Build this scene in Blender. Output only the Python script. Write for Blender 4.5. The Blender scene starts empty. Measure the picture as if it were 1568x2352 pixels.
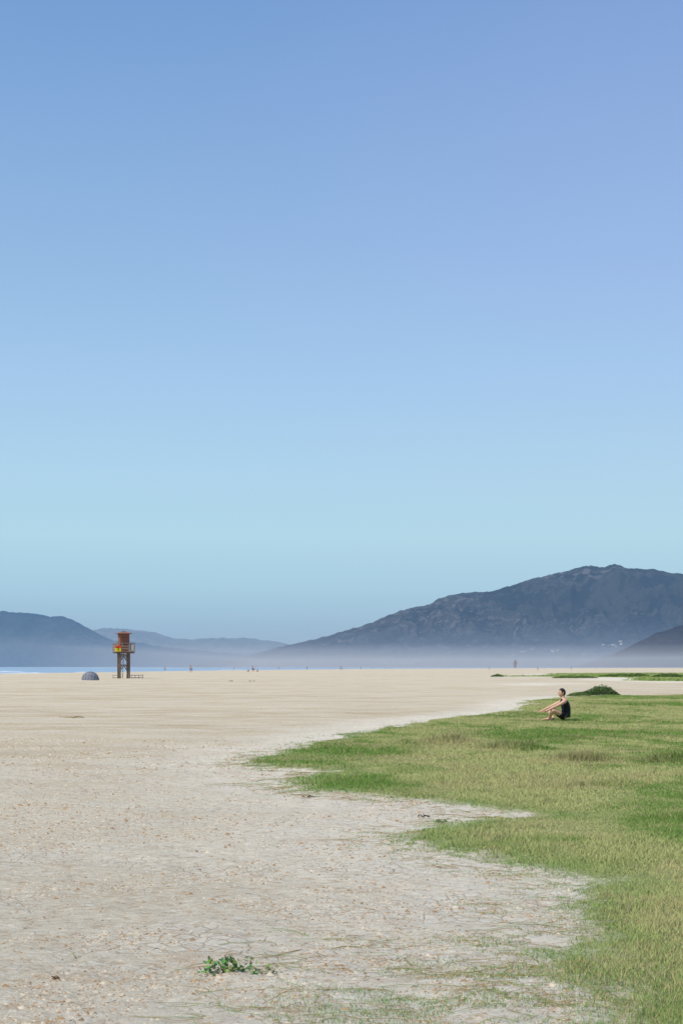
import bpy, math, random
import numpy as np
from mathutils import Vector, Matrix
random.seed(7)
R = np.random.default_rng(11)
scene = bpy.context.scene
scene.view_settings.view_transform = 'Standard'
scene.view_settings.look = 'None'
scene.view_settings.exposure = 0

# ------------------------------------------------------------------ noise
TAB = [np.random.default_rng(100+i).random((256, 256)) for i in range(8)]
def vn(x, y, s=0):
    x = np.asarray(x, float); y = np.asarray(y, float)
    xi = np.floor(x).astype(np.int64); yi = np.floor(y).astype(np.int64)
    fx = x-xi; fy = y-yi
    fx = fx*fx*(3-2*fx); fy = fy*fy*(3-2*fy)
    t = TAB[s % 8]
    a = t[xi % 256, yi % 256]; b = t[(xi+1) % 256, yi % 256]
    c = t[xi % 256, (yi+1) % 256]; d = t[(xi+1) % 256, (yi+1) % 256]
    return (a*(1-fx)+b*fx)*(1-fy)+(c*(1-fx)+d*fx)*fy
def fbm(x, y, o=4, s=0):
    r = 0; a = .5; n = 0
    for i in range(o):
        r = r+a*vn(x*2**i+17.3*i, y*2**i+9.1*i, s+i); n += a; a *= .5
    return r/n
def sstep(a, b, x):
    t = np.clip((x-a)/(b-a), 0, 1); return t*t*(3-2*t)

# ------------------------------------------------------------------ layout (metres)
GRASS_MAIN = [(17.6,73.1),(11.9,71.0),(8.08,61.3),(6.43,50.5),(5.0,45.8),(2.72,41.2),(1.70,38.0),(1.02,34.8),
 (.16,31.8),(-.72,28.2),(-1.29,25.7),(-1.55,23.4),(-1.21,21.6),(-.30,20.7),(-.95,18.7),(-.45,17.5),(.23,16.4),(.79,15.6),
 (1.25,15.1),(1.78,14.4),(1.15,13.5),(.66,13.1),(.50,12.4),(.64,11.4),(1.0,10.8),(1.36,10.4),(1.62,9.92),(1.48,9.26),
 (1.25,8.46),(1.17,7.67),(1.05,7.0),(.98,6.37),(.88,5.9),(.7,5),(.4,3),(-.5,0),(0,-40),(60,-40),(60,75)]
GRASS_FAR = [(27,204),(42,288),(54,330),(85,330),(200,320),(200,120),(60,128),(32.7,136),(31.7,158),(35,180),(37,196)]
GRASS_TH = [(14,122),(17,131),(20,128),(19.5,118),(16,114)]
SHORE = [(-3000,150),(-400,240),(-73,306),(-66,377),(-44,612),(20,980),(308,1633),(900,2300),(2500,3200),(6000,4000)]

def sdist(poly, x, y):
    p = np.array(poly, float); n = len(p)
    d = np.full(x.shape, 1e18); ins = np.zeros(x.shape, bool)
    for i in range(n):
        x0, y0 = p[i]; x1, y1 = p[(i+1) % n]
        ex, ey = x1-x0, y1-y0
        t = np.clip(((x-x0)*ex+(y-y0)*ey)/(ex*ex+ey*ey), 0, 1)
        d = np.minimum(d, (x-x0-t*ex)**2+(y-y0-t*ey)**2)
        if y0 != y1:
            c = ((y0 > y) != (y1 > y)) & (x < (x1-x0)*(y-y0)/(y1-y0)+x0)
            ins ^= c
    return np.where(ins, 1, -1)*np.sqrt(d)
def gdist(x, y):
    x = np.asarray(x, float); y = np.asarray(y, float)
    g = sdist(GRASS_MAIN, x, y)
    amp = .13+.012*np.clip(y, 0, 80)
    g = g+(fbm(x*1.7, y*1.0, 4, 1)-.5)*2.0*amp+(fbm(x*7, y*5, 3, 3)-.5)*.34
    f = np.maximum(sdist(GRASS_FAR, x, y), sdist(GRASS_TH, x, y)-1.5)
    f = f+(fbm(x*.16, y*.05, 3, 2)-.5)*16
    return np.maximum(g, f*.5)
def shore(x, y):
    p = np.array(SHORE+[(6000, 9000), (-3000, 9000)], float)
    return sdist([tuple(q) for q in p], x, y)      # >0 = sea
def gz(x, y, g=None):
    x = np.asarray(x, float); y = np.asarray(y, float)
    if g is None: g = gdist(x, y)
    far = np.clip(1-(y-60)/200, 0, 1)
    z = (fbm(x*.12, y*.1, 3, 4)-.5)*.18*far
    z += (fbm(x*1.3, y*1.1, 3, 5)-.5)*.06*np.clip(1-y/90, 0, 1)
    nr = np.clip(1-y/45, 0, 1)
    z += (fbm(x*6, y*6, 3, 6)-.5)*.045*nr*(1-.6*sstep(0, .3, g))
    z += sstep(-.15, .5, g)*.03
    return z

# ------------------------------------------------------------------ material helpers
def new_mat(name):
    m = bpy.data.materials.new(name); m.use_nodes = True
    nt = m.node_tree; nt.nodes.clear()
    out = nt.nodes.new('ShaderNodeOutputMaterial')
    return m, nt, out
def N(nt, t, **kw):
    n = nt.nodes.new(t)
    for k, v in kw.items(): setattr(n, k, v)
    return n
def L(nt, a, b): nt.links.new(a, b)
def mixc(nt, f, a, b, mode='MIX'):
    n = nt.nodes.new('ShaderNodeMix'); n.data_type = 'RGBA'; n.blend_type = mode
    for s, v in ((n.inputs[0], f), (n.inputs[6], a), (n.inputs[7], b)):
        if hasattr(v, 'links'): nt.links.new(v, s)
        elif isinstance(v, tuple): s.default_value = (*v, 1)
        else: s.default_value = v
    return n.outputs[2]
def maprange(nt, v, a, b, c=0., d=1.):
    n = nt.nodes.new('ShaderNodeMapRange'); n.interpolation_type = 'SMOOTHSTEP'
    nt.links.new(v, n.inputs[0])
    n.inputs[1].default_value = a; n.inputs[2].default_value = b
    n.inputs[3].default_value = c; n.inputs[4].default_value = d
    return n.outputs[0]
def noise(nt, scale, detail=4, rough=.55, sc=(1, 1, 1), src=None):
    if src is None:
        src = nt.nodes.new('ShaderNodeNewGeometry').outputs['Position']
    mp = nt.nodes.new('ShaderNodeMapping'); mp.inputs['Scale'].default_value = sc
    nt.links.new(src, mp.inputs[0])
    n = nt.nodes.new('ShaderNodeTexNoise'); n.inputs['Scale'].default_value = scale
    n.inputs['Detail'].default_value = detail; n.inputs['Roughness'].default_value = rough
    nt.links.new(mp.outputs[0], n.inputs['Vector'])
    return n.outputs['Fac']
def math_(nt, op, a, b=0.):
    n = nt.nodes.new('ShaderNodeMath'); n.operation = op
    for s, v in ((n.inputs[0], a), (n.inputs[1], b)):
        if hasattr(v, 'links'): nt.links.new(v, s)
        else: s.default_value = v
    return n.outputs[0]
def simple_mat(name, col, rough=.7, var=.25, scale=6, sc=(1, 1, 1), bump=.2):
    m, nt, out = new_mat(name)
    b = N(nt, 'ShaderNodeBsdfPrincipled'); b.inputs['Roughness'].default_value = rough
    b.inputs['Specular IOR Level'].default_value = .25
    tc = nt.nodes.new('ShaderNodeTexCoord').outputs['Object']
    f = noise(nt, scale, 5, .6, sc, tc)
    c = mixc(nt, maprange(nt, f, .3, .7), tuple(v*(1-var) for v in col), tuple(min(1, v*(1+var)) for v in col))
    L(nt, c, b.inputs['Base Color'])
    if bump:
        bp = N(nt, 'ShaderNodeBump'); bp.inputs['Strength'].default_value = bump; bp.inputs['Distance'].default_value = .01
        L(nt, f, bp.inputs['Height']); L(nt, bp.outputs[0], b.inputs['Normal'])
    L(nt, b.outputs[0], out.inputs[0])
    return m
def mesh_np(name, verts, faces, mats, col=None, smooth=False, attrs=None):
    me = bpy.data.meshes.new(name)
    verts = np.asarray(verts, np.float32); faces = np.asarray(faces, np.int32)
    nf, k = faces.shape
    me.vertices.add(len(verts)); me.vertices.foreach_set('co', verts.ravel())
    me.loops.add(nf*k); me.loops.foreach_set('vertex_index', faces.ravel())
    me.polygons.add(nf); me.polygons.foreach_set('loop_start', np.arange(0, nf*k, k, dtype=np.int32))
    if smooth: me.polygons.foreach_set('use_smooth', np.ones(nf, bool))
    me.update(calc_edges=True)
    if col is not None:
        a = me.color_attributes.new('Col', 'FLOAT_COLOR', 'POINT')
        c = np.ones((len(verts), 4), np.float32); c[:, :3] = col
        a.data.foreach_set('color', c.ravel())
    for nme, v in (attrs or {}).items():
        a = me.attributes.new(nme, 'FLOAT', 'POINT'); a.data.foreach_set('value', np.asarray(v, np.float32).ravel())
    ob = bpy.data.objects.new(name, me); scene.collection.objects.link(ob)
    for m in (mats if isinstance(mats, list) else [mats]): me.materials.append(m)
    return ob
def grid_faces(ny, nx):
    i = np.arange(ny-1)[:, None]*nx+np.arange(nx-1)[None, :]
    i = i.ravel()
    return np.stack([i, i+1, i+nx+1, i+nx], 1)

# ------------------------------------------------------------------ world
SUN_DIR = Vector((-.62, -.42, 0)).normalized()*math.cos(math.radians(54))+Vector((0, 0, math.sin(math.radians(54))))
w = bpy.data.worlds.new("World"); scene.world = w; w.use_nodes = True
nt = w.node_tree; nt.nodes.clear()
wo = nt.nodes.new('ShaderNodeOutputWorld'); bg = nt.nodes.new('ShaderNodeBackground')
sky = nt.nodes.new('ShaderNodeTexSky'); sky.sky_type = 'NISHITA'; sky.sun_disc = False
sky.sun_elevation = math.radians(54); sky.sun_rotation = math.atan2(SUN_DIR.x, SUN_DIR.y)
tc = nt.nodes.new('ShaderNodeTexCoord'); sp = nt.nodes.new('ShaderNodeSeparateXYZ')
L(nt, tc.outputs['Generated'], sp.inputs[0])
def lin(c): return tuple(((v/255+.055)/1.055)**2.4 if v > 10 else v/255/12.92 for v in c)
def ramp(stops):
    r = nt.nodes.new('ShaderNodeValToRGB'); r.color_ramp.interpolation = 'LINEAR'
    mr = nt.nodes.new('ShaderNodeMapRange'); L(nt, sp.outputs['Z'], mr.inputs[0])
    mr.inputs[1].default_value = 0; mr.inputs[2].default_value = .5
    L(nt, mr.outputs[0], r.inputs[0])
    e = r.color_ramp.elements
    while len(e) < len(stops): e.new(.5)
    for i, (p, c) in enumerate(stops):
        e[i].position = p/.5; e[i].color = (*lin(c), 1)
    return r.outputs[0]
rl = ramp([(0,(146,178,207)),(.022,(150,184,213)),(.055,(167,205,228)),(.09,(178,217,235)),(.135,(176,214,239)),(.20,(165,203,239)),(.28,(149,187,229)),(.36,(133,173,222)),(.425,(119,161,214)),(.5,(105,148,205))])
rr = ramp([(0,(148,180,207)),(.022,(154,187,213)),(.055,(170,206,228)),(.09,(180,217,234)),(.135,(178,213,238)),(.20,(168,203,240)),(.28,(156,188,234)),(.36,(144,176,226)),(.425,(132,166,219)),(.5,(116,150,208))])
fx = maprange(nt, sp.outputs['X'], -.2, .24)
rc = mixc(nt, fx, rl, rr)
sc = N(nt, 'ShaderNodeVectorMath', operation='SCALE'); L(nt, rc, sc.inputs[0]); sc.inputs['Scale'].default_value = 10.
mc = mixc(nt, .92, sky.outputs[0], sc.outputs[0])
L(nt, mc, bg.inputs[0]); bg.inputs[1].default_value = .1
L(nt, bg.outputs[0], wo.inputs[0])

sl = bpy.data.lights.new('sun', 'SUN'); sl.energy = 4.5; sl.angle = math.radians(.5); sl.color = (1, .95, .85)
so = bpy.data.objects.new('sun', sl); scene.collection.objects.link(so)
so.rotation_euler = (-SUN_DIR).to_track_quat('-Z', 'Y').to_euler()

cam = bpy.data.cameras.new('camera'); co = bpy.data.objects.new('camera', cam); scene.collection.objects.link(co)
co.location = (0, 0, 1.5); co.rotation_euler = (math.radians(90), 0, 0)
cam.lens = 50; cam.sensor_width = 36; cam.sensor_fit = 'AUTO'; cam.shift_y = .151
cam.clip_start = .1; cam.clip_end = 40000
scene.camera = co

# ------------------------------------------------------------------ ground
def axis(start, d0, growth, end):
    v = [start]
    while v[-1] < end:
        v.append(v[-1]+d0+growth*(v[-1]-start))
    return v
xs_p = axis(0, .03, .018, 16000)
xs = np.array([-v for v in xs_p[:0:-1]]+xs_p)
yf = axis(5.0, .025, .013, 9000)
yb = [-v+10 for v in axis(5.0, .15, .2, 300)][:0:-1]
ys = np.array(yb+yf)
X, Y = np.meshgrid(xs, ys)
G = gdist(X, Y); Z = gz(X, Y, G)
S = shore(X, Y)
Z = Z - sstep(-12, 12, S)*.12 - sstep(5, 120, S)*3
gm, nt, out = new_mat('sand_and_turf')
b = N(nt, 'ShaderNodeBsdfPrincipled'); b.inputs['Roughness'].default_value = .95; b.inputs['Specular IOR Level'].default_value = .1
at = N(nt, 'ShaderNodeAttribute', attribute_name='gd').outputs['Fac']
yy = N(nt, 'ShaderNodeSeparateXYZ'); geo = nt.nodes.new('ShaderNodeNewGeometry'); L(nt, geo.outputs['Position'], yy.inputs[0])
n1 = noise(nt, .12, 5, .6, (.35, 1, 1))
sand = mixc(nt, maprange(nt, n1, .38, .62), (.43,.345,.22), (.52,.44,.31))
n2 = noise(nt, .6, 6, .65, (.5, 1, 1))
sand = mixc(nt, maprange(nt, n2, .42, .62), sand, (.56,.49,.365))
pale = maprange(nt, at, -3., -.1)
sand = mixc(nt, math_(nt, 'MULTIPLY', pale, .8), sand, (.68,.63,.52))
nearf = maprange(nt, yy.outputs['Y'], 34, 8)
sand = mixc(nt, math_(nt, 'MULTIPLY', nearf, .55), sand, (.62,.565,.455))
n4 = noise(nt, 2.6, 10, .75, (.6, 1, 1))
sand = mixc(nt, maprange(nt, n4, .52, .66, 0, .42), sand, (.44,.315,.19))
n3 = noise(nt, 16, 8, .75, (.7, 1, 1))
sand = mixc(nt, maprange(nt, n3, .52, .62, 0, .60), sand, (.38,.255,.14))
sand = mixc(nt, maprange(nt, n3, .47, .37, 0, .6), sand, (.74,.70,.60))
# whitish dried salt-crust patches with a cracked network
vo = nt.nodes.new('ShaderNodeTexVoronoi'); vo.feature = 'DISTANCE_TO_EDGE'; vo.inputs['Scale'].default_value = 9
vmp = nt.nodes.new('ShaderNodeVectorMath'); vmp.operation = 'ADD'
L(nt, nt.nodes.new('ShaderNodeNewGeometry').outputs['Position'], vmp.inputs[0])
wob = nt.nodes.new('ShaderNodeTexNoise'); wob.inputs['Scale'].default_value = 7; wob.inputs['Detail'].default_value = 4
wsc = N(nt, 'ShaderNodeVectorMath', operation='SCALE'); L(nt, wob.outputs['Color'], wsc.inputs[0]); wsc.inputs['Scale'].default_value = .14
L(nt, wsc.outputs[0], vmp.inputs[1]); L(nt, vmp.outputs[0], vo.inputs['Vector'])
crack = maprange(nt, vo.outputs['Distance'], .0, .10, 1, 0)
cpatch = maprange(nt, noise(nt, .9, 4, .6, (.7, 1, 1)), .48, .60)
crackf = math_(nt, 'MULTIPLY', crack, math_(nt, 'MULTIPLY', cpatch, .55))
sand = mixc(nt, math_(nt, 'MULTIPLY', cpatch, .22), sand, (.74,.70,.61))
sand = mixc(nt, crackf, sand, (.36,.27,.17))
# turf soil colour
ng = noise(nt, 1.2, 5, .6)
turf = mixc(nt, maprange(nt, ng, .35, .65), (.18,.235,.065), (.33,.34,.14))
farf = maprange(nt, yy.outputs['Y'], 30, 75)
turf = mixc(nt, farf, turf, (.30,.34,.13))
ed = noise(nt, 14, 5, .7)
edge = math_(nt, 'ADD', at, math_(nt, 'MULTIPLY', math_(nt, 'SUBTRACT', ed, .5), .9))
gf = maprange(nt, edge, .0, .40)
col = mixc(nt, gf, sand, turf)
L(nt, col, b.inputs['Base Color'])
bh = math_(nt, 'SUBTRACT', math_(nt, 'MULTIPLY', n4, 1.2), math_(nt, 'MULTIPLY', n3, .6))
bh = math_(nt, 'SUBTRACT', bh, math_(nt, 'MULTIPLY', crackf, .25))
bp = N(nt, 'ShaderNodeBump'); bp.inputs['Strength'].default_value = .85; bp.inputs['Distance'].default_value = .07
L(nt, bh, bp.inputs['Height']); L(nt, bp.outputs[0], b.inputs['Normal'])
L(nt, b.outputs[0], out.inputs[0])
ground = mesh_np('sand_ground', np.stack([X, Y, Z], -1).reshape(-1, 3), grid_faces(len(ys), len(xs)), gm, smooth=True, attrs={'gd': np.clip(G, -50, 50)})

# sea
sm, nt, out = new_mat('sea_water')
b = N(nt, 'ShaderNodeBsdfPrincipled'); b.inputs['Roughness'].default_value = .38; b.inputs['IOR'].default_value = 1.33
f = noise(nt, .05, 6, .7, (.3, 1, 1))
L(nt, mixc(nt, maprange(nt, f, .4, .65), (.20,.30,.40), (.33,.42,.50)), b.inputs['Base Color'])
bp = N(nt, 'ShaderNodeBump'); bp.inputs['Strength'].default_value = .6; bp.inputs['Distance'].default_value = .4
L(nt, noise(nt, .4, 5, .7, (.5, 1, 1)), bp.inputs['Height']); L(nt, bp.outputs[0], b.inputs['Normal'])
L(nt, b.outputs[0], out.inputs[0])
sea = mesh_np('sea', [(-16000, 100, -.1), (16000, 100, -.1), (16000, 12000, -.1), (-16000, 12000, -.1)], [[0, 1, 2, 3]], sm)
foam = simple_mat('foam', (.6, .63, .66), .8, .1, 2)
V = []; F = []
def foam_strip(x0, y0, x1, y1, h):
    n = 24; b0 = len(V)
    for i in range(n+1):
        t = i/n; x = x0+(x1-x0)*t; y = y0+(y1-y0)*t
        hh = h*math.sin(math.pi*t)**.6*(.4+float(vn(x*.7, y*.3, 2)))
        V.extend([(x, y-1.2, -.1), (x, y-.3, -.1+hh), (x, y+1.5, -.1)])
    for i in range(n):
        a = b0+i*3
        F.extend([(a, a+3, a+4, a+1), (a+1, a+4, a+5, a+2)])
foam_strip(-80, 334, -70, 342, .22); foam_strip(-92, 330, -86, 335, .18); foam_strip(-72, 385, -69, 394, .2)
foam_strip(-110, 430, -98, 440, .22); foam_strip(-55, 640, -46, 680, .3)
mesh_np('breaking_waves', V, F, foam, smooth=True)

# ------------------------------------------------------------------ mountains
def mount_mat(name, dark, light, rock, haze, hf, hlow, zlow):
    m, nt, out = new_mat(name)
    d = N(nt, 'ShaderNodeBsdfDiffuse')
    f = noise(nt, .006, 8, .65)
    c = mixc(nt, maprange(nt, f, .42, .58), dark, light)
    f2 = noise(nt, .022, 8, .75, (1, 1, 2.2))
    f3 = noise(nt, .0016, 3, .5)
    c = mixc(nt, math_(nt, 'MULTIPLY', maprange(nt, f2, .50, .60), maprange(nt, f3, .42, .58)), c, rock)
    L(nt, c, d.inputs[0])
    bp = N(nt, 'ShaderNodeBump'); bp.inputs['Strength'].default_value = 1; bp.inputs['Distance'].default_value = 45
    L(nt, f2, bp.inputs['Height']); L(nt, bp.outputs[0], d.inputs['Normal'])
    e = N(nt, 'ShaderNodeEmission'); e.inputs[0].default_value = (*lin(haze), 1)  # airlight haze painted onto the slopes as emission
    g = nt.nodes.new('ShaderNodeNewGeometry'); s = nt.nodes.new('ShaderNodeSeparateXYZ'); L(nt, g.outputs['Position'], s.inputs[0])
    fac = maprange(nt, s.outputs['Z'], zlow, 0, hf, hlow)  # share of painted haze, set by altitude
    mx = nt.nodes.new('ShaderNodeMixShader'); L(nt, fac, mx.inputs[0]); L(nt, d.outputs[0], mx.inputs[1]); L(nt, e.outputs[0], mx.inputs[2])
    L(nt, mx.outputs[0], out.inputs[0])
    return m
def mountain(name, prof, D, df, db, mat, seed, amp=.3, nx=420, ny=120):
    u = D/3267.
    px = np.array([p[0] for p in prof], float)*u; pz = np.array([p[1] for p in prof], float)*u
    xs = np.linspace(px[0], px[-1], nx); t = np.linspace(-1, 1, ny)
    XX, T = np.meshgrid(xs, t)
    def hgt(x, tt):
        y = D+np.where(tt < 0, tt*df, tt*db)
        H = np.interp(x, px, pz)+(fbm(x/(u*9), x*0+3, 3, seed)-.5)*5*u*np.clip(np.interp(x, px, pz)/(60*u), 0, 1)
        a = np.abs(tt)
        base = 1-a**1.15
        env = np.clip(a*3, 0, 1)*(1-a)
        gul = 1-np.abs(fbm(x/(u*70)+y/(u*900), y/(u*260), 5, seed+1)*2-1)
        fine = fbm(x/(u*22), y/(u*60), 4, seed+2)-.5
        return y, H*(base-amp*env*(1-gul)*2.2+amp*.6*env*fine)-12*a
    YY, ZZ = hgt(XX, T)
    ob = mesh_np(name, np.stack([XX, YY, ZZ], -1).reshape(-1, 3), grid_faces(ny, nx), mat, smooth=True)
    return hgt
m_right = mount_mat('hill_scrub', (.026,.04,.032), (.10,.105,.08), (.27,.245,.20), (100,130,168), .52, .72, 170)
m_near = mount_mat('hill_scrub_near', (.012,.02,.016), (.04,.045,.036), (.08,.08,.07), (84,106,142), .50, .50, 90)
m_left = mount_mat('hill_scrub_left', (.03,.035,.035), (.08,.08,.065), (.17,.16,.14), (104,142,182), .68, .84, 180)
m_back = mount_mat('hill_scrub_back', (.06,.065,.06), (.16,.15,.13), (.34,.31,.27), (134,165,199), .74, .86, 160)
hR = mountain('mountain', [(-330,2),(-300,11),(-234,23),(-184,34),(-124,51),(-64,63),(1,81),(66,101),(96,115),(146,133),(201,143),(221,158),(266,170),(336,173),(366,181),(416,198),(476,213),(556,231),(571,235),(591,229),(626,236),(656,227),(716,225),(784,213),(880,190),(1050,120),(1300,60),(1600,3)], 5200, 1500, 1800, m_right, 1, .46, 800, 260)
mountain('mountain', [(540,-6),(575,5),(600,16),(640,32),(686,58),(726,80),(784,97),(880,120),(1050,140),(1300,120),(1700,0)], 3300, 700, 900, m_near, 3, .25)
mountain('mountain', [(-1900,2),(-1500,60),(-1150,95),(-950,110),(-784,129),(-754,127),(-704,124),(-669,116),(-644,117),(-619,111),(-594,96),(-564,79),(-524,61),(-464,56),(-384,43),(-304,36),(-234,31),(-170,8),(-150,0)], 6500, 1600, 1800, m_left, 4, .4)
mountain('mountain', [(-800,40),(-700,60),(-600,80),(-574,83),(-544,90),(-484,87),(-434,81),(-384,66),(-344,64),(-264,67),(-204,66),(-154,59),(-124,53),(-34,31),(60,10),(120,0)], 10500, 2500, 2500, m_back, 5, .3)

# village on the lower slopes
V = []; F = []
def house(x, y, z, a, bb, h):
    b0 = len(V)
    for zz in (z-3, z+h):
        V.extend([(x-a, y-bb, zz), (x+a, y-bb, zz), (x+a, y+bb, zz), (x-a, y+bb, zz)])
    V.extend([(x-a, y, z+h*1.4), (x+a, y, z+h*1.4)])
    for q in ((0,1,5,4),(1,2,6,5),(2,3,7,6),(3,0,4,7),(4,5,9,8),(6,7,8,9)):
        F.append(tuple(b0+i for i in q))
uR = 5200/3267.
rr_ = random.Random(5)
for cx, n, sp_, tr in ((90, 16, 50, (-.88,-.80)), (160, 12, 50, (-.88,-.80)), (480, 8, 18, (-.82,-.77)), (330, 10, 60, (-.9,-.80)), (-100, 6, 50, (-.85,-.7))):
    for i in range(n):
        x = (cx+rr_.gauss(0, sp_*.6))*uR; tt = rr_.uniform(*tr)
        yv, zv = hR(np.array([x]), np.array([tt]))
        house(x, float(yv[0]), float(zv[0]), rr_.uniform(2, 5), 3, rr_.uniform(1.8, 3))
vm = simple_mat('whitewashed_wall', (.25,.27,.30), .9, .1, .1, bump=0)
mesh_np('village_houses', V, F, vm)

# low sea mist in front of the mountains (real scattering volume)
def mist(name, x0, x1, y0, y1, h, dens):
    m, nt, out = new_mat(name)
    v = N(nt, 'ShaderNodeVolumeScatter'); v.inputs['Color'].default_value = (.97, .96, .96, 1); v.inputs['Density'].default_value = dens
    v.inputs['Anisotropy'].default_value = .1
    L(nt, v.outputs[0], out.inputs['Volume'])
    v8 = [(x, y, z) for z in (-4, h) for x, y in ((x0, y0), (x1, y0), (x1, y1), (x0, y1))]
    return mesh_np(name, v8, [(3,2,1,0),(4,5,6,7),(0,1,5,4),(1,2,6,5),(2,3,7,6),(3,0,4,7)], m)
mist('sea_mist', -250, 2600, 1150, 4500, 20, .00060)
mist('sea_mist', -700, 3200, 1250, 4300, 50, .00011)

# ------------------------------------------------------------------ grass
def leaf_mat(name, up):
    m, nt, out = new_mat(name)
    at = N(nt, 'ShaderNodeAttribute', attribute_name='Col').outputs['Color']
    d = N(nt, 'ShaderNodeBsdfDiffuse'); t = N(nt, 'ShaderNodeBsdfTranslucent')
    L(nt, at, d.inputs[0]); L(nt, at, t.inputs[0])
    if up:
        g = nt.nodes.new('ShaderNodeNewGeometry')
        v = N(nt, 'ShaderNodeVectorMath', operation='SCALE'); L(nt, g.outputs['Normal'], v.inputs[0]); v.inputs['Scale'].default_value = 1-up
        a = N(nt, 'ShaderNodeVectorMath', operation='ADD'); L(nt, v.outputs[0], a.inputs[0]); a.inputs[1].default_value = (0, 0, up)
        nn = N(nt, 'ShaderNodeVectorMath', operation='NORMALIZE'); L(nt, a.outputs[0], nn.inputs[0])
        L(nt, nn.outputs[0], d.inputs['Normal'])
    mx = nt.nodes.new('ShaderNodeMixShader'); mx.inputs[0].default_value = .25
    L(nt, d.outputs[0], mx.inputs[1]); L(nt, t.outputs[0], mx.inputs[2]); L(nt, mx.outputs[0], out.inputs[0])
    return m
lm = leaf_mat('grass_blades', .6)
pm_ = leaf_mat('plant_matter', 0)

CL = [(2.1,28.0,.75,1.0),(3.15,26.2,.65,1.3),(3.9,22.4,.7,1.0),(5.0,21.8,.6,1.0),(1.2,24.5,.5,.4),(4.6,30,1.0,.4),(2.9,17.5,.5,.4),(3.3,14.0,.5,.4)]
def blades(x, y, w, h, base):
    n = len(x); z = gz(x, y)-.005
    th = R.random(n)*2*np.pi; ln = R.normal(0, .8, n)*h; la = R.random(n)*2*np.pi
    dx = np.cos(th)*w/2; dy = np.sin(th)*w/2
    v = np.empty((n, 3, 3))
    v[:, 0] = np.stack([x-dx, y-dy, z], 1); v[:, 1] = np.stack([x+dx, y+dy, z], 1)
    v[:, 2] = np.stack([x+np.cos(la)*ln, y+np.sin(la)*ln, z+h], 1)
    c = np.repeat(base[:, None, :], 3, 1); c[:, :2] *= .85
    return v.reshape(-1, 3), c.reshape(-1, 3)
def gcol(x, y, g):
    n = len(x)
    p = fbm(x*.5, y*.28, 4, 6); q = fbm(x*2.2, y*1.6, 3, 2)
    nearg = np.clip(1-(y-8)/8, 0, 1)
    k = np.clip((p-.5)*5.5+.6-.22*nearg+(q-.5)*2.8+R.normal(0, .22, n), 0, 1)[:, None]
    green = np.array([.17,.30,.065]); light = np.array([.48,.50,.205])
    c = green*(1-k)+light*k
    lush = (1-sstep(.05, .9, g))*np.clip(1-(y-24)/10, 0, 1)
    c = c*(1-.7*lush[:, None])+np.array([.16,.34,.075])*.7*lush[:, None]
    st = R.random(n) < (.08+.34*sstep(.52, .6, fbm(x*1.1, y*.9, 3, 7)))
    c[st] = np.array([.58,.49,.25])*R.uniform(.7, 1.1, (st.sum(), 1))
    return c*R.uniform(.72, 1.2, (n, 1))
VV = []; CC = []
yedges = np.concatenate([np.arange(4.5, 20, .5), np.arange(20, 74, 1.)])
for y0, y1 in zip(yedges[:-1], yedges[1:]):
    ym = (y0+y1)/2; dens = min(13000*(7/ym)**1.55, 13000)
    xa, xb = -2.2, .24*ym+1.0+.03*ym
    n = int(dens*(xb-xa)*(y1-y0))
    x = R.uniform(xa, xb, n); y = R.uniform(y0, y1, n)
    g = gdist(x, y)
    gg = g+(vn(x*9, y*9, 1)-.5)*.5
    thin = 1-.7*sstep(.55, .66, fbm(x*1.6, y*1.2, 4, 4))*np.clip(1-g/1.8, .2, 1)
    keep = R.random(n) < sstep(-.14, .36, gg)*thin
    sp_ = (g > -1.9) & (y < 8.6)
    keep |= sp_ & (R.random(n) < .62*sstep(.46, .60, fbm(x*2.6, y*3.4, 4, 5))*sstep(-1.9, -.1, g)*sstep(8.6, 6.5, y))
    sp2 = (g > -.8)
    keep |= sp2 & (R.random(n) < .30*sstep(.5, .62, fbm(x*3, y*4, 4, 2))*sstep(-.8, 0, g))
    x, y, g = x[keep], y[keep], g[keep]
    wd = .0042*(ym/7)**.75
    h = R.uniform(.012, .034, len(x))*(.6+.5*sstep(-.1, .6, g))*(.6+1.1*vn(x*.9, y*.7, 3))
    h *= 1+.5*np.clip((ym-15)/30, 0, 1)
    c = gcol(x, y, g)
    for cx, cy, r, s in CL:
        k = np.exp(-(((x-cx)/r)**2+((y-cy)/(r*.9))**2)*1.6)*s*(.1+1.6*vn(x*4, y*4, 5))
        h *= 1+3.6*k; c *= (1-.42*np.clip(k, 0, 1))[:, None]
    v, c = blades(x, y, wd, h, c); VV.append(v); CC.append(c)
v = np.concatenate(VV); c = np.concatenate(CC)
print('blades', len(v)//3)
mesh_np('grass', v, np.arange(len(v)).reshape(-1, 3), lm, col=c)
# distant turf strips
n = 60000
y = 110+R.random(n)**1.2*225; x = R.uniform(10, 110, n)
x = np.where(x > .3*y+8, R.uniform(0.1, .3, n)*y, x)
g = gdist(x, y); k = (g > .3) & (R.random(n) < .6); x, y, g = x[k], y[k], g[k]
c = np.array([.19,.28,.08])*R.uniform(.6, 1.5, (len(x), 1))+np.array([.10,.08,.02])*R.random((len(x), 1))
v, c = blades(x, y, R.uniform(.05, .14, len(x)), R.uniform(.05, .28, len(x))*(.3+1.2*vn(x*.2, y*.1, 3)), c)
mesh_np('marram_grass', v, np.arange(len(v)).reshape(-1, 3), lm, col=c)

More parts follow.
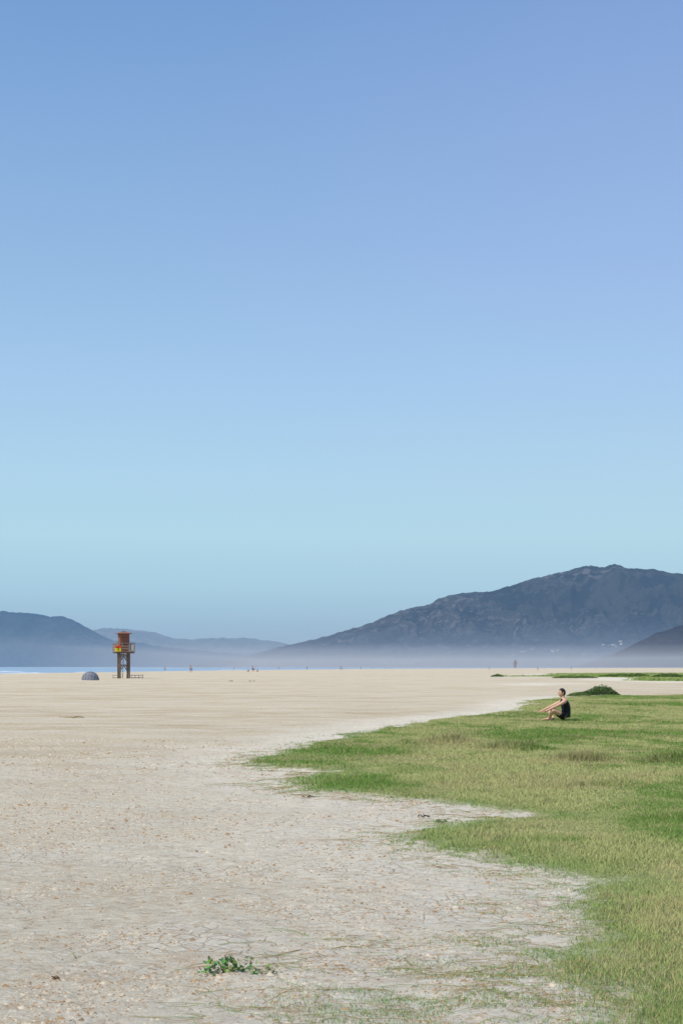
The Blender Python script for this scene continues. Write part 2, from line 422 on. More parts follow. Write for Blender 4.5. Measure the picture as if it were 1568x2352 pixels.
# crust flakes and clods lying on the sand
n = 70000
y = 5.3+R.random(n)**2.0*24; x = R.uniform(-.27, .2, n)*y+R.normal(0, .1, n)
k = (R.random(n) < sstep(.42, .62, fbm(x*1.7, y*1.7, 4, 2))*.9+.12); x, y = x[k], y[k]
g = gdist(x, y); k = g < .05; x, y = x[k], y[k]; n = len(x)
z = gz(x, y)
s_ = R.uniform(.002, .008, n)*(1+y/14)*np.where(R.random(n) < .06, 1.9, 1)
an = R.random(n)*6.28
P = np.empty((n, 5, 3))
for j in range(4):
    r = s_*R.uniform(.6, 1.4, n); a = an+j*1.5708+R.normal(0, .25, n)
    P[:, j] = np.stack([x+np.cos(a)*r*1.3, y+np.sin(a)*r, z-.001-s_*.2], 1)
P[:, 4] = np.stack([x+R.normal(0, .3, n)*s_, y+R.normal(0, .3, n)*s_, z+s_*R.uniform(.25, .75, n)], 1)
i = np.arange(n)[:, None]*5
Fc = np.concatenate([i+np.array([j, (j+1) % 4, 4]) for j in range(4)], 0)
cc = np.where((R.random(n) < .6)[:, None], np.array([.62,.54,.42]), np.array([.44,.30,.175]))*R.uniform(.75, 1.2, (n, 1))
mesh_np('sand_clods', P.reshape(-1, 3), Fc, pm_, col=np.repeat(cc, 5, 0))

# runners / straw strands
V = []; F = []; C = []
rx = random.Random(3)
cand_y = R.uniform(5.2, 26, 60000); cand_x = R.uniform(-2, 3, 60000)
cg = gdist(cand_x, cand_y); ok = (cg > -.45) & (cg < .12) & (R.random(60000) < np.clip(7/cand_y, 0, 1)**.5)
cx_, cy_ = cand_x[ok], cand_y[ok]
sy = R.uniform(5.2, 7.9, 3000); sx = R.uniform(-.7, 1.3, 3000); sk = (fbm(sx*2.6, sy*3.4, 4, 5) > .48) & (gdist(sx, sy) > -1.7)
cx_ = np.concatenate([cx_[:560], sx[sk][:240]]); cy_ = np.concatenate([cy_[:560], sy[sk][:240]])
for x0, y0 in zip(cx_, cy_):
    Ln = rx.uniform(.05, .30)*(1+y0/30); a = rx.choice([math.pi, 0, math.pi])+rx.gauss(0, .7); n = 8
    rad = .0011+.00008*y0
    xs1 = []; ys1 = []; x = x0; y = y0
    for i in range(n+1):
        xs1.append(x); ys1.append(y); a += rx.gauss(0, .28); x += math.cos(a)*Ln/n; y += math.sin(a)*Ln/n
    zs = gz(np.array(xs1), np.array(ys1))+.004+rx.uniform(0, .012)*np.sin(np.linspace(0, math.pi, n+1))
    cc = (.42,.30,.14) if rx.random() < .5 else ((.24,.33,.10) if rx.random() < .7 else (.35,.21,.09))
    b0 = len(V)
    for i in range(n+1):
        r = rad*(1-.6*i/n)
        V.extend([(xs1[i], ys1[i]-r, zs[i]), (xs1[i], ys1[i]+r, zs[i]), (xs1[i], ys1[i], zs[i]+r*1.6)]); C.extend([cc]*3)
    for i in range(n):
        q = b0+i*3
        for j in range(3):
            F.append((q+j, q+(j+1) % 3, q+3+(j+1) % 3, q+3+j))
mesh_np('grass_runners', V, F, pm_, col=np.array(C))

# ------------------------------------------------------------------ leafy plants
def leaves(name, centers, size, cols, flat=.5, mat=None):
    n = len(centers); P = np.array(centers)
    d1 = R.normal(0, 1, (n, 3)); d1[:, 2] = np.abs(d1[:, 2])*.6+.1; d1 /= np.linalg.norm(d1, axis=1)[:, None]
    up = R.normal(0, 1, (n, 3))*flat+np.array([0, 0, 1]); s = np.cross(d1, up); s /= np.linalg.norm(s, axis=1)[:, None]
    nn = np.cross(s, d1)
    sz = R.uniform(.6, 1.25, (n, 1))*size
    v = np.stack([P, P+d1*sz*.45+s*sz*.3+nn*sz*.08, P+d1*sz, P+d1*sz*.45-s*sz*.3+nn*sz*.08, P+d1*sz*.5-nn*sz*.03], 1).reshape(-1, 3)
    i = np.arange(n)[:, None]*5
    f = np.concatenate([i+np.array([0, 1, 4]), i+np.array([1, 2, 4]), i+np.array([2, 3, 4]), i+np.array([3, 0, 4])], 0)
    c = np.repeat(np.array(cols), 5, 0)
    return mesh_np(name, v, f, mat or pm_, col=c)
def bush(name, x, y, rx_, ry, h, n, size, col, seed=0, hump=0):
    u = R.random((n, 2)); a = u[:, 0]*2*np.pi; r = np.sqrt(u[:, 1])
    X_ = np.cos(a)*r; Y_ = np.sin(a)*r
    top = (1-r**2.2)*(.35+1.1*fbm(X_*rx_*2.2/max(h, .1)*.5+seed, Y_*2+seed, 3, seed))
    if hump: top *= .35+.75*sstep(-.5, .4, X_)
    zz = np.clip(top, 0.02, 1.2)*h*R.random(n)**.5
    P = np.stack([x+X_*rx_, y+Y_*ry, zz+gz(x+X_*rx_, y+Y_*ry)], 1)
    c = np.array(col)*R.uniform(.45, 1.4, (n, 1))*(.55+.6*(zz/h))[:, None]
    return leaves(name, P, size, c)
bush('dune_bush', 13.15, 74, 1.30, .9, .50, 5200, .08, (.13,.21,.075), 2, 1)
bush('dune_bush', 11.95, 71.8, .6, .4, .16, 900, .07, (.2,.3,.09), 4)
bush('dune_bush', 23.2, 212, 1.0, 1.2, .40, 2600, .12, (.18,.31,.08), 5)
bush('dune_bush', 30.5, 186, 3.0, 1.6, .35, 3000, .14, (.19,.30,.09), 6)
bush('dune_bush', 40, 205, 3.2, 1.8, .45, 3000, .14, (.16,.25,.08), 3)
bush('dune_bush', 46, 200, 2.6, 2, .55, 3000, .14, (.13,.2,.07), 1)
bush('dune_bush', 43.5, 210, 2, 2, .55, 2000, .14, (.13,.2,.07), 7)
def weed(name, x, y, w, h, n, size, col):
    cs = []; vs = []
    for k in range(max(1, int(n/7))):
        bx = x+random.uniform(-w, w); by = y+random.gauss(0, w*.22)
        z0 = float(gz(np.array([bx]), np.array([by]))[0])
        for j in range(7):
            vs.append((bx+random.gauss(0, .018), by+random.gauss(0, .018), z0+random.uniform(.0, h)))
            cs.append([v*random.uniform(.6, 1.4) for v in col])
    return leaves(name, vs, size, cs, .7)
weed('beach_weed', -.54, 6.83, .12, .06, 130, .032, (.15,.25,.10))
weed('beach_weed', -.42, 6.78, .12, .03, 55, .026, (.22,.33,.12))
weed('beach_weed', -1.32, 7.1, .025, .006, 7, .018, (.22,.3,.13))
weed('beach_weed', .93, 13.4, .07, .03, 35, .03, (.14,.23,.08))
weed('beach_weed', -10.9, 141, .25, .06, 28, .12, (.12,.25,.08))
weed('beach_weed', -8.8, 141, .25, .06, 28, .12, (.12,.25,.08))

# debris
V = []; F = []; C = []
def twig(x0, y0, Ln, rad, cc, a, arch=.01):
    n = 6; x, y = x0, y0; b0 = len(V); pts = []
    for i in range(n+1):
        pts.append((x, y)); a2 = a+random.gauss(0, .5); x += math.cos(a2)*Ln/n; y += math.sin(a2)*Ln/n
    zs = gz(np.array([p[0] for p in pts]), np.array([p[1] for p in pts]))
    for i, (px, py) in enumerate(pts):
        r = rad*(1-.5*abs(i/n-.4)); z = zs[i]+arch*math.sin(math.pi*i/n)
        V.extend([(px, py-r, z), (px, py+r, z), (px, py, z+r*1.5)]); C.extend([cc]*3)
    for i in range(n):
        q = b0+i*3
        for j in range(3): F.append((q+j, q+(j+1) % 3, q+3+(j+1) % 3, q+3+j))
for i in range(9): twig(-7.85+random.gauss(0, .22), 41+random.gauss(0, .5), random.uniform(.15, .4), .012, (.33,.27,.13), random.gauss(0, .6), .03)
for i in range(8): twig(.82+random.gauss(0, .025), 14.1+random.gauss(0, .05), .06, .006, (.07,.04,.03), random.uniform(0, 6), .015)
for i in range(4): twig(-.35+random.gauss(0, .03), 16.4+random.gauss(0, .1), .09, .006, (.12,.08,.05), random.uniform(0, 6), .02)
for i in range(7): twig(-1.33+random.gauss(0, .012), 6.62+random.gauss(0, .015), .025, .0025, (.14,.07,.03), random.uniform(0, 6), .005)
for i in range(260):
    y = 5.5+random.random()**1.5*20; x = random.uniform(-.26, .15)*y
    if float(gdist(np.array([x]), np.array([y]))[0]) > -.1: continue
    twig(x, y, random.uniform(.02, .06), .001+.00008*y, random.choice([(.34,.22,.11),(.22,.13,.07),(.40,.29,.17)]), random.uniform(0, 6), .004)
mesh_np('dry_twigs', V, F, pm_, col=np.array(C))

# ------------------------------------------------------------------ generic object helpers
def empty(name, loc, rotz=0, sc_=1):
    e = bpy.data.objects.new(name, None); scene.collection.objects.link(e)
    e.location = loc; e.rotation_euler[2] = rotz; e.scale = (sc_,)*3; e.empty_display_size = .3
    return e
def link_(ob, parent):
    if parent: ob.parent = parent
    return ob
def beam(name, a, b, wx, wy, mat, parent, bev=.008):
    a = Vector(a); b = Vector(b); d = b-a; l = d.length
    me = bpy.data.meshes.new(name)
    vs = [(sx*wx/2, sy*wy/2, z) for z in (0, l) for sx, sy in ((-1,-1),(1,-1),(1,1),(-1,1))]
    me.from_pydata(vs, [], [(3,2,1,0),(4,5,6,7),(0,1,5,4),(1,2,6,5),(2,3,7,6),(3,0,4,7)])
    ob = bpy.data.objects.new(name, me); scene.collection.objects.link(ob)
    ob.location = a
    ob.rotation_mode = 'QUATERNION'
    if abs(d.normalized().z) > .999: q = Matrix.Identity(3).to_quaternion() if d.z > 0 else Matrix.Rotation(math.pi, 3, 'X').to_quaternion()
    else:
        zax = d.normalized(); xax = Vector((0, 0, 1)).cross(zax).normalized(); yax = zax.cross(xax)
        q = Matrix((xax, yax, zax)).transposed().to_quaternion()
    ob.rotation_quaternion = q
    me.materials.append(mat)
    if bev:
        m = ob.modifiers.new('bevel', 'BEVEL'); m.width = bev; m.segments = 1
    return link_(ob, parent)
def poly(name, vs, fs, mat, parent, smooth=False):
    me = bpy.data.meshes.new(name); me.from_pydata(vs, [], fs); me.materials.append(mat)
    if smooth: me.polygons.foreach_set('use_smooth', [True]*len(me.polygons))
    ob = bpy.data.objects.new(name, me); scene.collection.objects.link(ob)
    return link_(ob, parent)

# ------------------------------------------------------------------ lifeguard tower
wood = simple_mat('weathered_wood', (.17,.125,.095), .85, .3, 5, (8, 8, 1))
rail = simple_mat('grey_wood', (.28,.22,.175), .85, .25, 5, (6, 6, 1))
cabm = simple_mat('terracotta_paint', (.24,.11,.08), .85, .15, 3, (10, 1, 1))
cabd = simple_mat('terracotta_dark', (.16,.068,.045), .85, .15, 3)
roofm = simple_mat('roof_brown', (.22,.11,.085), .85, .2, 4)
palew = simple_mat('haze_paled_wood', (.42,.36,.36), .9, .1, 4)  # far tower wood, mist fading painted into the colour
palec = simple_mat('haze_paled_paint', (.46,.36,.35), .9, .1, 4)  # far tower cabin and roof, paled in colour to imitate mist
def tower(loc, rot, sc_=1, wood=wood, rail=rail, cabm=cabm, cabd=cabd, roofm=roofm):
    E = empty('lifeguard_tower', loc, rot, sc_)
    H = 3.4; p = .6
    for i, (sx, sy) in enumerate(((-1,-1),(1,-1),(1,1),(-1,1))):
        beam('post_%d' % i, (sx*p, sy*p, -.2), (sx*p, sy*p, H-.18), .2, .2, wood, E)
        beam('rail_post_%d' % i, (sx*1.14, sy*1.14, H+.07), (sx*1.14, sy*1.14, H+1.08), .1, .1, rail, E)
    for k, (a, b) in enumerate((((-p,-p),(p,-p)),((p,-p),(p,p)),((p,p),(-p,p)),((-p,p),(-p,-p)))):
        def P(t, z): return (a[0]+(b[0]-a[0])*t, a[1]+(b[1]-a[1])*t, z)
        beam('girt_%d' % k, P(.08, 1.72), P(.92, 1.72), .1, .14, wood, E)
        beam('arch_brace_a%d' % k, P(.09, 2.3), P(.42, 2.95), .1, .12, wood, E)
        beam('arch_brace_b%d' % k, P(.91, 2.3), P(.58, 2.95), .1, .12, wood, E)
        beam('lintel_%d' % k, P(.08, 3.02), P(.92, 3.02), .1, .16, wood, E)
        beam('knee_a%d' % k, P(.09, 1.1), P(.40, 1.64), .09, .1, wood, E)
        beam('knee_b%d' % k, P(.91, 1.1), P(.60, 1.64), .09, .1, wood, E)
    for i in range(5):
        y = -1.0+.5*i
        beam('joist_%d' % i, (-1.2, y, H-.1), (1.2, y, H-.1), .08, .16, wood, E)
    for i in range(12):
        x = -1.1+.2*i
        beam('deck_board_%d' % i, (x, -1.22, H+.03), (x, 1.22, H+.03), .19, .06, rail, E, .004)
    c = 1.14
    for k, (a, b) in enumerate((((-c,-c),(c,-c)),((c,-c),(c,c)),((c,c),(-c,c)),((-c,c),(-c,-c)))):
        def P(t, z): return (a[0]+(b[0]-a[0])*t, a[1]+(b[1]-a[1])*t, z)
        e0, e1 = (-.02, 1.02) if k % 2 == 0 else (.04, .96)
        beam('top_rail_%d' % k, P(e0, H+1.1), P(e1, H+1.1), .12, .07, rail, E)
        for z in (.4, .72): beam('mid_rail', P(.03, H+z), P(.97, H+z), .05, .12, rail, E)
        for t in (.33, .66): beam('baluster', P(t, H+.07), P(t, H+1.05), .08, .08, rail, E)
    q = .6; zt = 5.62
    for k, (a, b) in enumerate((((-q,-q),(q,-q)),((q,-q),(q,q)),((q,q),(-q,q)),((-q,q),(-q,-q)))):
        for j in range(6):
            t = (j+.5)/6
            x = a[0]+(b[0]-a[0])*t; y = a[1]+(b[1]-a[1])*t
            if k == 1 and j in (2, 3):
                beam('door_board', (x-.03, y, H+.07), (x-.03, y, zt-.3), .05, .19, cabd, E, 0); continue
            wx, wy = ((.192, .05) if k % 2 == 0 else (.05, .192))
            beam('wall_board', (x, y, H+.07), (x, y, zt), wx, wy, cabm, E, .006)
    beam('shutter_frame_top', (-.34, -q-.055, zt-.35), (.34, -q-.055, zt-.35), .06, .06, cabd, E)
    beam('shutter_frame_bottom', (-.34, -q-.055, zt-1.05), (.34, -q-.055, zt-1.05), .06, .06, cabd, E)
    beam('wall_plate', (0, 0, zt), (0, 0, zt+.06), 1.3, 1.3, cabd, E)
    r = .93; z0 = zt+.07
    poly('roof', [(-r,-r,z0),(r,-r,z0),(r,r,z0),(-r,r,z0),(-r,-r,z0+.08),(r,-r,z0+.08),(r,r,z0+.08),(-r,r,z0+.08),(-.3,-.3,z0+.26),(.3,-.3,z0+.26),(.3,.3,z0+.26),(-.3,.3,z0+.26)],
      [(3,2,1,0),(0,1,5,4),(1,2,6,5),(2,3,7,6),(3,0,4,7),(4,5,9,8),(5,6,10,9),(6,7,11,10),(7,4,8,11),(8,9,10,11)], roofm, E)
    beam('roof_cap', (0, 0, z0+.262), (0, 0, z0+.33), .5, .5, roofm, E)
    for s in (-.25, .25): beam('ladder_rail', (s, 1.9, -.1), (s, 1.26, H+.05), .06, .09, rail, E)
    for i in range(9):
        t = (i+.8)/9.6
        beam('rung', (-.25, 1.9-.64*t, -.1+(H+.15)*t), (.25, 1.9-.64*t, -.1+(H+.15)*t), .05, .05, rail, E)
    return E
TX, TY = -27.75, 181.5
T = tower((TX, TY, float(gz(np.array([TX]), np.array([TY]))[0])-.02), math.radians(20))
for i, (x0, x1, y) in enumerate(((-1.4, -.8, -.2), (.9, 2.4, -.4))):
    beam('base_rail_%d' % i, (x0, y, .42), (x1, y, .42), .05, .07, rail, T)
    beam('base_rail_low_%d' % i, (x0, y, .12), (x1, y, .12), .05, .07, rail, T)
    for x in np.linspace(x0, x1, 2+2*i): beam('base_stake', (float(x), y+.06, -.2), (float(x), y+.06, .5), .06, .06, rail, T)
yel = simple_mat('sign_yellow', (.85,.66,.03), .5, .03, 2, bump=0); red = simple_mat('sign_red', (.75,.08,.02), .5, .03, 2, bump=0)
blk = simple_mat('sign_black', (.012,.012,.014), .5, .1, 3, bump=0)
def panel(name, x0, x1, z0, z1, y, th, mat, parent):
    return poly(name, [(x0,y-th,z0),(x1,y-th,z0),(x1,y,z0),(x0,y,z0),(x0,y-th,z1),(x1,y-th,z1),(x1,y,z1),(x0,y,z1)],
      [(3,2,1,0),(4,5,6,7),(0,1,5,4),(1,2,6,5),(2,3,7,6),(3,0,4,7)], mat, parent)
panel('sign_board', -1.36, -.58, 3.45, 4.20, -1.22, .03, yel, T)
panel('sign_red_field', -1.36, -.58, 3.88, 4.20, -1.256, .01, red, T)
tcv = bpy.data.curves.new('sign_number', 'FONT'); tcv.body = '2'; tcv.size = .62; tcv.extrude = .006; tcv.align_x = 'CENTER'; tcv.offset = .005
to = bpy.data.objects.new('sign_number', tcv); scene.collection.objects.link(to); to.parent = T
to.location = (-.97, -1.285, 3.60); to.rotation_euler = (math.radians(90), 0, 0); tcv.materials.append(blk)
panel('notice_board', .75, 1.05, 3.55, 4.3, -1.22, .03, simple_mat('notice_white', (.45,.42,.38), .6, .1, 3), T)
tower((158.7, 1303, -.2), math.radians(15), 1.3, palew, palew, palec, palec, palec)

# ------------------------------------------------------------------ tent
tentm = simple_mat('grey_tent_fabric', (.19,.20,.235), .6, .12, 3)
tentd = simple_mat('tent_pole', (.07,.08,.10), .8, .1, 3)
TE = empty('beach_tent', (-27.95, 158.5, float(gz(np.array([-27.95]), np.array([158.5]))[0])-.01), math.radians(-8))
W, Hh, Dp = .97, .98, .8
nA, nB = 28, 20
vs = []; fs = []
for j in range(nB+1):
    a = j/nB*math.pi*.97
    for i in range(nA+1):
        th = i/nA*math.pi
        rr0 = math.sin(th); x = -W*math.cos(th)
        sag = 1-.05*abs(math.sin(j/nB*math.pi*5))
        vs.append((x, -Dp*rr0*math.cos(a)*sag, Hh*rr0*math.sin(a)*sag))
for j in range(nB):
    for i in range(nA):
        q = j*(nA+1)+i; fs.append((q, q+1, q+nA+2, q+nA+1))
to_ = poly('canopy', vs, fs, tentm, TE, True)
for k, aa in enumerate((.02, .63, 1.257, 1.885, 2.513)):
    cv = bpy.data.curves.new('pole_%d' % k, 'CURVE'); cv.dimensions = '3D'; cv.bevel_depth = .016
    s = cv.splines.new('POLY'); s.points.add(24)
    for i in range(25):
        th = i/24*math.pi
        s.points[i].co = (-W*math.cos(th)*1.005, -Dp*math.sin(th)*math.cos(aa)*1.005, max(Hh*math.sin(th)*math.sin(aa)*1.005, 0), 1)
    cv.materials.append(tentd); ob = bpy.data.objects.new('pole_%d' % k, cv); scene.collection.objects.link(ob); ob.parent = TE
for k, xx in enumerate((-.62, -.32, 0, .32, .62)):
    cv = bpy.data.curves.new('rib_%d' % k, 'CURVE'); cv.dimensions = '3D'; cv.bevel_depth = .012
    s = cv.splines.new('POLY'); s.points.add(20); r = math.sqrt(1-(xx/W)**2)
    for i in range(21):
        a = i/20*math.pi*.97
        s.points[i].co = (xx, -Dp*r*math.cos(a)*1.004, Hh*r*math.sin(a)*1.004, 1)
    cv.materials.append(tentd); ob = bpy.data.objects.new('rib_%d' % k, cv); scene.collection.objects.link(ob); ob.parent = TE

# ------------------------------------------------------------------ people
def skin(name, verts, edges, radii, mat, parent, sub=2):
    me = bpy.data.meshes.new(name); me.from_pydata(verts, edges, [])
    ob = bpy.data.objects.new(name, me); scene.collection.objects.link(ob)
    m = ob.modifiers.new('skin', 'SKIN'); m.use_smooth_shade = True
    for i, r in enumerate(radii):
        d = me.skin_vertices[0].data[i]
        d.radius = r if isinstance(r, tuple) else (r, r); d.use_root = (i == 0)
    s = ob.modifiers.new('sub', 'SUBSURF'); s.levels = sub; s.render_levels = sub
    me.materials.append(mat)
    return link_(ob, parent)
def loft(name, rings, mat, parent, n=24):
    vs = []; fs = []
    for (z, cx, cy, a, b) in rings:
        for i in range(n):
            t = 2*math.pi*i/n; vs.append((cx+a*math.cos(t), cy+b*math.sin(t), z))
    for j in range(len(rings)-1):
        for i in range(n):
            q = j*n; fs.append((q+i, q+(i+1) % n, q+n+(i+1) % n, q+n+i))
    fs.append(tuple(reversed(range(n)))); k = (len(rings)-1)*n; fs.append(tuple(range(k, k+n)))
    return poly(name, vs, fs, mat, parent, True)
def skin_mat(name, col):
    m, nt, out = new_mat(name)
    b = N(nt, 'ShaderNodeBsdfPrincipled'); b.inputs['Roughness'].default_value = .5
    tcx = nt.nodes.new('ShaderNodeTexCoord').outputs['Object']
    f = noise(nt, 12, 4, .6, (1,1,1), tcx)
    L(nt, mixc(nt, f, tuple(c*.88 for c in col), tuple(c*1.1 for c in col)), b.inputs['Base Color'])
    L(nt, b.outputs[0], out.inputs[0]); return m
skm = skin_mat('skin', (.56,.33,.215))
hairm = simple_mat('dark_hair', (.018,.013,.011), .6, .4, 60)
tank = simple_mat('black_tank_top', (.014,.015,.022), .85, .3, 14, bump=.5)
shrt = simple_mat('black_shorts', (.011,.011,.014), .85, .3, 14, bump=.5)
lip = simple_mat('lips', (.32,.13,.10), .5, .1, 10); eye = simple_mat('eye_dark', (.03,.02,.02), .3, .1, 10); eyew = simple_mat('eye_white', (.6,.58,.55), .3, .05, 10)

MX, MY = 6.15, 39.5
MZ = float(gz(np.array([MX]), np.array([MY]))[0])
M = empty('sitting_man', (MX, MY, MZ+.012), math.radians(4))
bv = [(.04,0,.13),(.065,0,.28),(.05,0,.42),(.025,0,.52),(.0,0,.60),(-.015,0,.665),(-.03,0,.72)]
br = [.105,.10,.11,.10,.062,.056,.055]
be = [(i, i+1) for i in range(6)]
def add(pts, par):
    for p_, r in pts:
        bv.append(p_); br.append(r); be.append((par, len(bv)-1)); par = len(bv)-1
    return par
add([((.02,-.10,.125),.090),((-.17,-.17,.225),.076),((-.345,-.235,.305),.056),((-.375,-.17,.20),.054),((-.385,-.06,.10),.040),((-.395,.0,.055),.036),((-.46,.03,.038),.034),((-.55,.02,.028),.028),((-.60,.015,.022),.020)], 0)
add([((.02,.10,.125),.090),((-.17,.17,.225),.076),((-.35,.235,.305),.056),((-.33,.15,.19),.054),((-.29,.03,.10),.040),((-.275,-.05,.055),.036),((-.34,-.10,.038),.034),((-.42,-.13,.028),.028),((-.47,-.14,.022),.020)], 0)
for s in (-1, 1):
    add([((.012,s*.12,.545),.066),((.0,s*.185,.535),.062),((-.12,s*.215,.465),.05),((-.265,s*.235,.395),.041),((-.35,s*.235,.360),.041),((-.50,s*.225,.285),.027),((-.535,s*.222,.268),.028),((-.585,s*.22,.248),.034)], 3)
skin('body', bv, be, br, skm, M)
for s in (-1, 1):
    nm = 'left' if s < 0 else 'right'
    bx, by, bz = -.585, s*.22, .248
    for k, (oy, ln) in enumerate(((-.030,.062),(-.010,.074),(.010,.070),(.030,.054))):
        p0 = (bx+.03, by+oy*.7, bz+.012)
        p1 = (bx-.028, by+oy, bz-.008)
        p2 = (bx-.028-ln*.45, by+oy*1.1, bz-.014+.004*k)
        p3 = (bx-.028-ln*.78, by+oy*1.1, bz-.006+.006*k)
        p4 = (bx-.028-ln, by+oy*1.08, bz+.008+.006*k)
        skin('%s_finger_%d' % (nm, k), [p0, p1, p2, p3, p4], [(0,1),(1,2),(2,3),(3,4)], [.010,.0095,.0088,.008,.0065], skm, M, 1)
    t0 = (bx+.04, by+s*.012, bz+.018); t1 = (bx+.015, by+s*.042, bz+.02); t2 = (bx-.012, by+s*.060, bz+.022); t3 = (bx-.036, by+s*.062, bz+.026)
    skin('%s_thumb' % nm, [t0, t1, t2, t3], [(0,1),(1,2),(2,3)], [.013,.012,.0105,.008], skm, M, 1)
def head(parent, cx, cz, mat, hmat, full=True):
    vs = []; fs = []; n1, n2 = 32, 40
    for j in range(n1+1):
        ph = math.pi*j/n1
        for i in range(n2):
            th = 2*math.pi*i/n2
            x = -math.cos(th)*math.sin(ph); y = math.sin(th)*math.sin(ph); z = math.cos(ph)
            X_ = x*.098; Y_ = y*.076; Z_ = z*.122
            if z < 0: Y_ *= 1+.22*z; X_ = X_*(1+.10*z)-(.012*(-z) if x < 0 else -.0)
            if z < -.1 and x > 0: X_ *= 1-.35*(-z)
            fr = max(0, -x)
            nose = math.exp(-((y/.13)**2))*math.exp(-(((z+.14)/.17)**2))*fr
            X_ -= .024*nose
            X_ -= .007*math.exp(-(((z-.18)/.1)**2))*fr
            X_ += .008*math.exp(-(((z-.04)/.08)**2))*fr*(1-math.exp(-((y/.15)**2)))
            X_ -= .010*math.exp(-(((z+.8)/.14)**2))*math.exp(-((y/.3)**2))*fr
            X_ -= .006*math.exp(-(((z+.47)/.09)**2))*math.exp(-((y/.25)**2))*fr
            vs.append((cx+X_, Y_, cz+Z_))
    for j in range(n1):
        for i in range(n2):
            q = j*n2; fs.append((q+i, q+n2+i, q+n2+(i+1) % n2, q+(i+1) % n2))
    poly('head', vs, fs, mat, parent, True)
    hv = []; hf = []
    for j in range(n1+1):
        ph = math.pi*j/n1
        for i in range(n2):
            th = 2*math.pi*i/n2
            x = -math.cos(th)*math.sin(ph); y = math.sin(th)*math.sin(ph); z = math.cos(ph)
            k = 1.04+.02*float(vn(th*5, ph*6, 3))+(.05*max(0, z) if x < .3 else 0.03*max(0, z))
            X_ = x*.098*k; Y_ = y*.076*k; Z_ = z*.122*k
            if z < 0: Y_ *= 1+.22*z
            if z < -.1 and x > 0: X_ *= 1-.25*(-z)
            hv.append((cx+X_+.002, Y_, cz+Z_))
    for j in range(n1):
        for i in range(n2):
            q = j*n2; ph = math.pi*(j+.5)/n1; th = 2*math.pi*(i+.5)/n2
            x = -math.cos(th)*math.sin(ph); z = math.cos(ph); y = math.sin(th)*math.sin(ph)
            lim = .58 if x < -.5 else (.58-.60*(x+.5)/.35 if x < -.15 else -.05-.55*min(1, (x+.15)/.6))
            if z > lim and not (abs(y) > .75 and -.05 < x < .3 and z < .15):
                hf.append((q+i, q+n2+i, q+n2+(i+1) % n2, q+(i+1) % n2))
    poly('hair', hv, hf, hmat, parent, True)
    if not full: return
    for s in (-1, 1):
        for nm, r, off, mt in (('eye_%d' % s, .011, 0, eyew), ('iris_%d' % s, .006, -.0068, eye)):
            vs = []; fs = []
            for j in range(7):
                for i in range(10):
                    a = math.pi*j/6; t = 2*math.pi*i/10
                    vs.append((cx-.077+off+r*math.sin(a)*math.cos(t), s*.031+r*math.sin(a)*math.sin(t), cz+.006+r*math.cos(a)))
            for j in range(6):
                for i in range(10): fs.append((j*10+i, j*10+(i+1) % 10, j*10+10+(i+1) % 10, j*10+10+i))
            poly(nm, vs, fs, mt, parent, True)
        beam('brow_%d' % s, (cx-.096, s*.016, cz+.027), (cx-.084, s*.046, cz+.027), .008, .006, hmat, parent, .001)
        skin('ear_%d' % s, [(cx+.008, s*.072, cz-.03), (cx+.012, s*.080, cz-.008), (cx+.018, s*.083, cz+.014), (cx+.006, s*.078, cz+.022)], [(0,1),(1,2),(2,3)], [.008,.011,.011,.007], mat, parent, 1)
    beam('mouth', (cx-.097, -.02, cz-.062), (cx-.097, .02, cz-.062), .008, .008, lip, parent, .002)
head(M, -.035, .765, skm, hairm)
loft('tank_top', [(.085,.05,0,.135,.17),(.12,.055,0,.138,.172),(.2,.072,0,.128,.162),(.3,.078,0,.122,.158),(.4,.062,0,.128,.170),(.48,.040,0,.128,.180),(.53,.026,0,.112,.166),(.565,.016,0,.092,.140),(.595,.006,0,.070,.096),(.605,.004,0,.055,.075)], tank, M)
skin('shorts', [(.05,0,.125),(.02,-.10,.125),(-.08,-.137,.178),(-.15,-.163,.214),(.02,.10,.125),(-.08,.137,.178),(-.15,.163,.214),(.10,0,.115)], [(0,1),(1,2),(2,3),(0,4),(4,5),(5,6),(0,7)], [.125,.122,.105,.097,.122,.105,.097,.11], shrt, M)

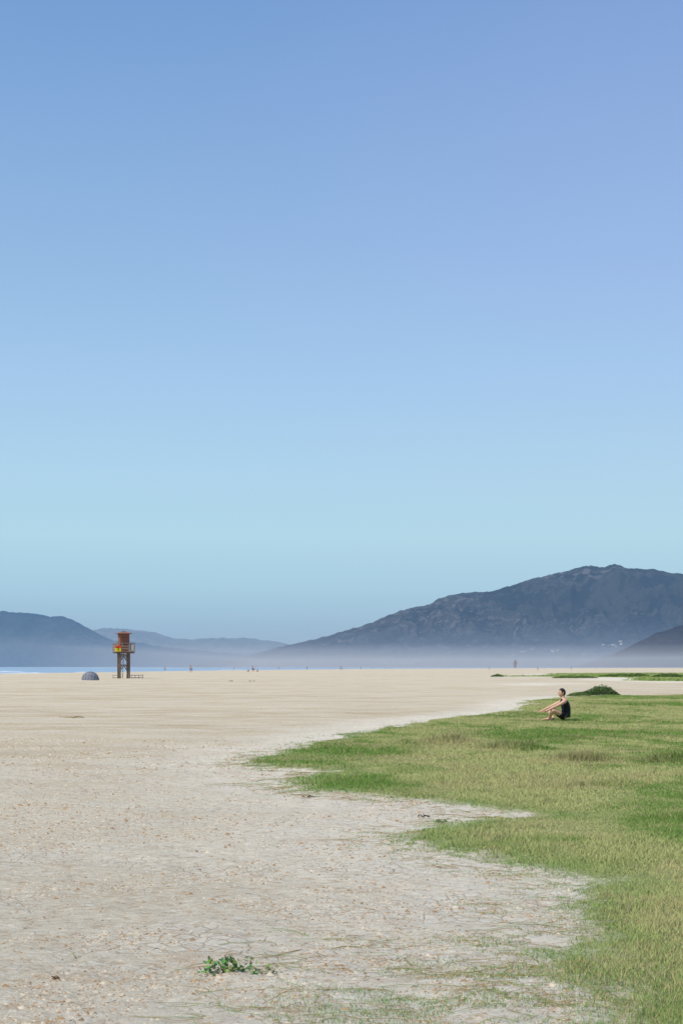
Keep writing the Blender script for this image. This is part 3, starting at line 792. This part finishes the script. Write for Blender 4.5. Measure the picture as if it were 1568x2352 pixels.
# distant beach-goers
def walker(x, y, h, face, colt, cols_, sit=False):
    E = empty('beachgoer', (x, y, 0), face, h/1.75)
    tm = simple_mat('shirt', colt, .8, .1, 5, bump=0); pm = simple_mat('trunks', cols_, .8, .1, 5, bump=0)
    if sit:
        v = [(0,0,.12),(.04,0,.3),(.02,0,.5),(0,0,.6),(-.01,0,.7)]; r = [.11,.10,.12,.06,.05]; e = [(0,1),(1,2),(2,3),(3,4)]
        def ad(p, q, par):
            for a, b in zip(p, q): v.append(a); r.append(b); e.append((par, len(v)-1)); par = len(v)-1
        for s in (-1, 1):
            ad([(-.0,s*.1,.12),(-.4,s*.15,.42),(-.55,s*.14,.06),(-.7,s*.14,.04)], [.09,.06,.04,.03], 0)
            ad([(0,s*.18,.54),(-.18,s*.24,.32),(-.4,s*.2,.4)], [.05,.04,.03], 2)
        skin('body', v, e, r, skm, E, 1); head(E, -.03, .8, skm, hairm, False)
        loft('shirt', [(.1,.03,0,.13,.17),(.3,.04,0,.12,.16),(.5,.02,0,.12,.18),(.6,0,0,.06,.09)], tm, E, 12)
        return
    v = [(0,0,.93),(.0,0,1.1),(.0,0,1.3),(0,0,1.45),(-.01,0,1.53)]; r = [.12,.11,.13,.07,.05]; e = [(0,1),(1,2),(2,3),(3,4)]
    def ad(p, q, par):
        for a, b in zip(p, q): v.append(a); r.append(b); e.append((par, len(v)-1)); par = len(v)-1
    for s in (-1, 1):
        ad([(0,s*.1,.9),(-.06*s,s*.11,.5),(.16*s-.0,s*.11,.08),(.16*s-.14,s*.11,.03)], [.09,.06,.04,.035], 0)
        ad([(0,s*.19,1.38),(.06*s,s*.24,1.12),(-.1+.08*s,s*.24,.9),(-.14+.08*s,s*.24,.82)], [.055,.04,.03,.03], 2)
    skin('body', v, e, r, skm, E, 1); head(E, -.02, 1.63, skm, hairm, False)
    loft('shirt', [(.88,0,0,.12,.16),(1.1,0,0,.12,.155),(1.3,0,0,.13,.19),(1.42,0,0,.10,.15),(1.47,0,0,.06,.09)], tm, E, 12)
    loft('trunks', [(.62,0,0,.15,.19),(.8,0,0,.14,.18),(.93,0,0,.125,.165)], pm, E, 12)
B = (.03,.03,.05); Rd = (.45,.12,.06); Wt = (.6,.6,.6); Bl = (.05,.12,.35); Sk = (.42,.24,.16)
for (x, y, h, f, a, b_) in ((-55.1,445,1.5,1.2,Rd,B),(-40.0,377,1.9,0,(.5,.15,.06),Bl),(-39.6,377,1.5,3,Sk,B),(-41,544,1.3,0,B,Rd),(-25.5,408,1.9,.4,Bl,B),(-25.1,408,1.6,2,Wt,B),
        (-14.8,612,1.7,0,Rd,B),(-.5,612,1.8,3.1,Sk,Rd),(.2,612,1.7,0,Wt,B),(9.6,700,1.7,1,Wt,B),(63.4,612,1.6,0,Wt,B),(75,544,1.7,2,Wt,Bl),(98.8,612,1.6,0,Sk,B),(-30.8,700,1.7,0,Wt,B)):
    walker(x, y, h, f, a, b_)
walker(-26.6, 408, 1.75, .5, Bl, B, True); walker(-24.0, 408, 1.75, .5, Bl, B, True)
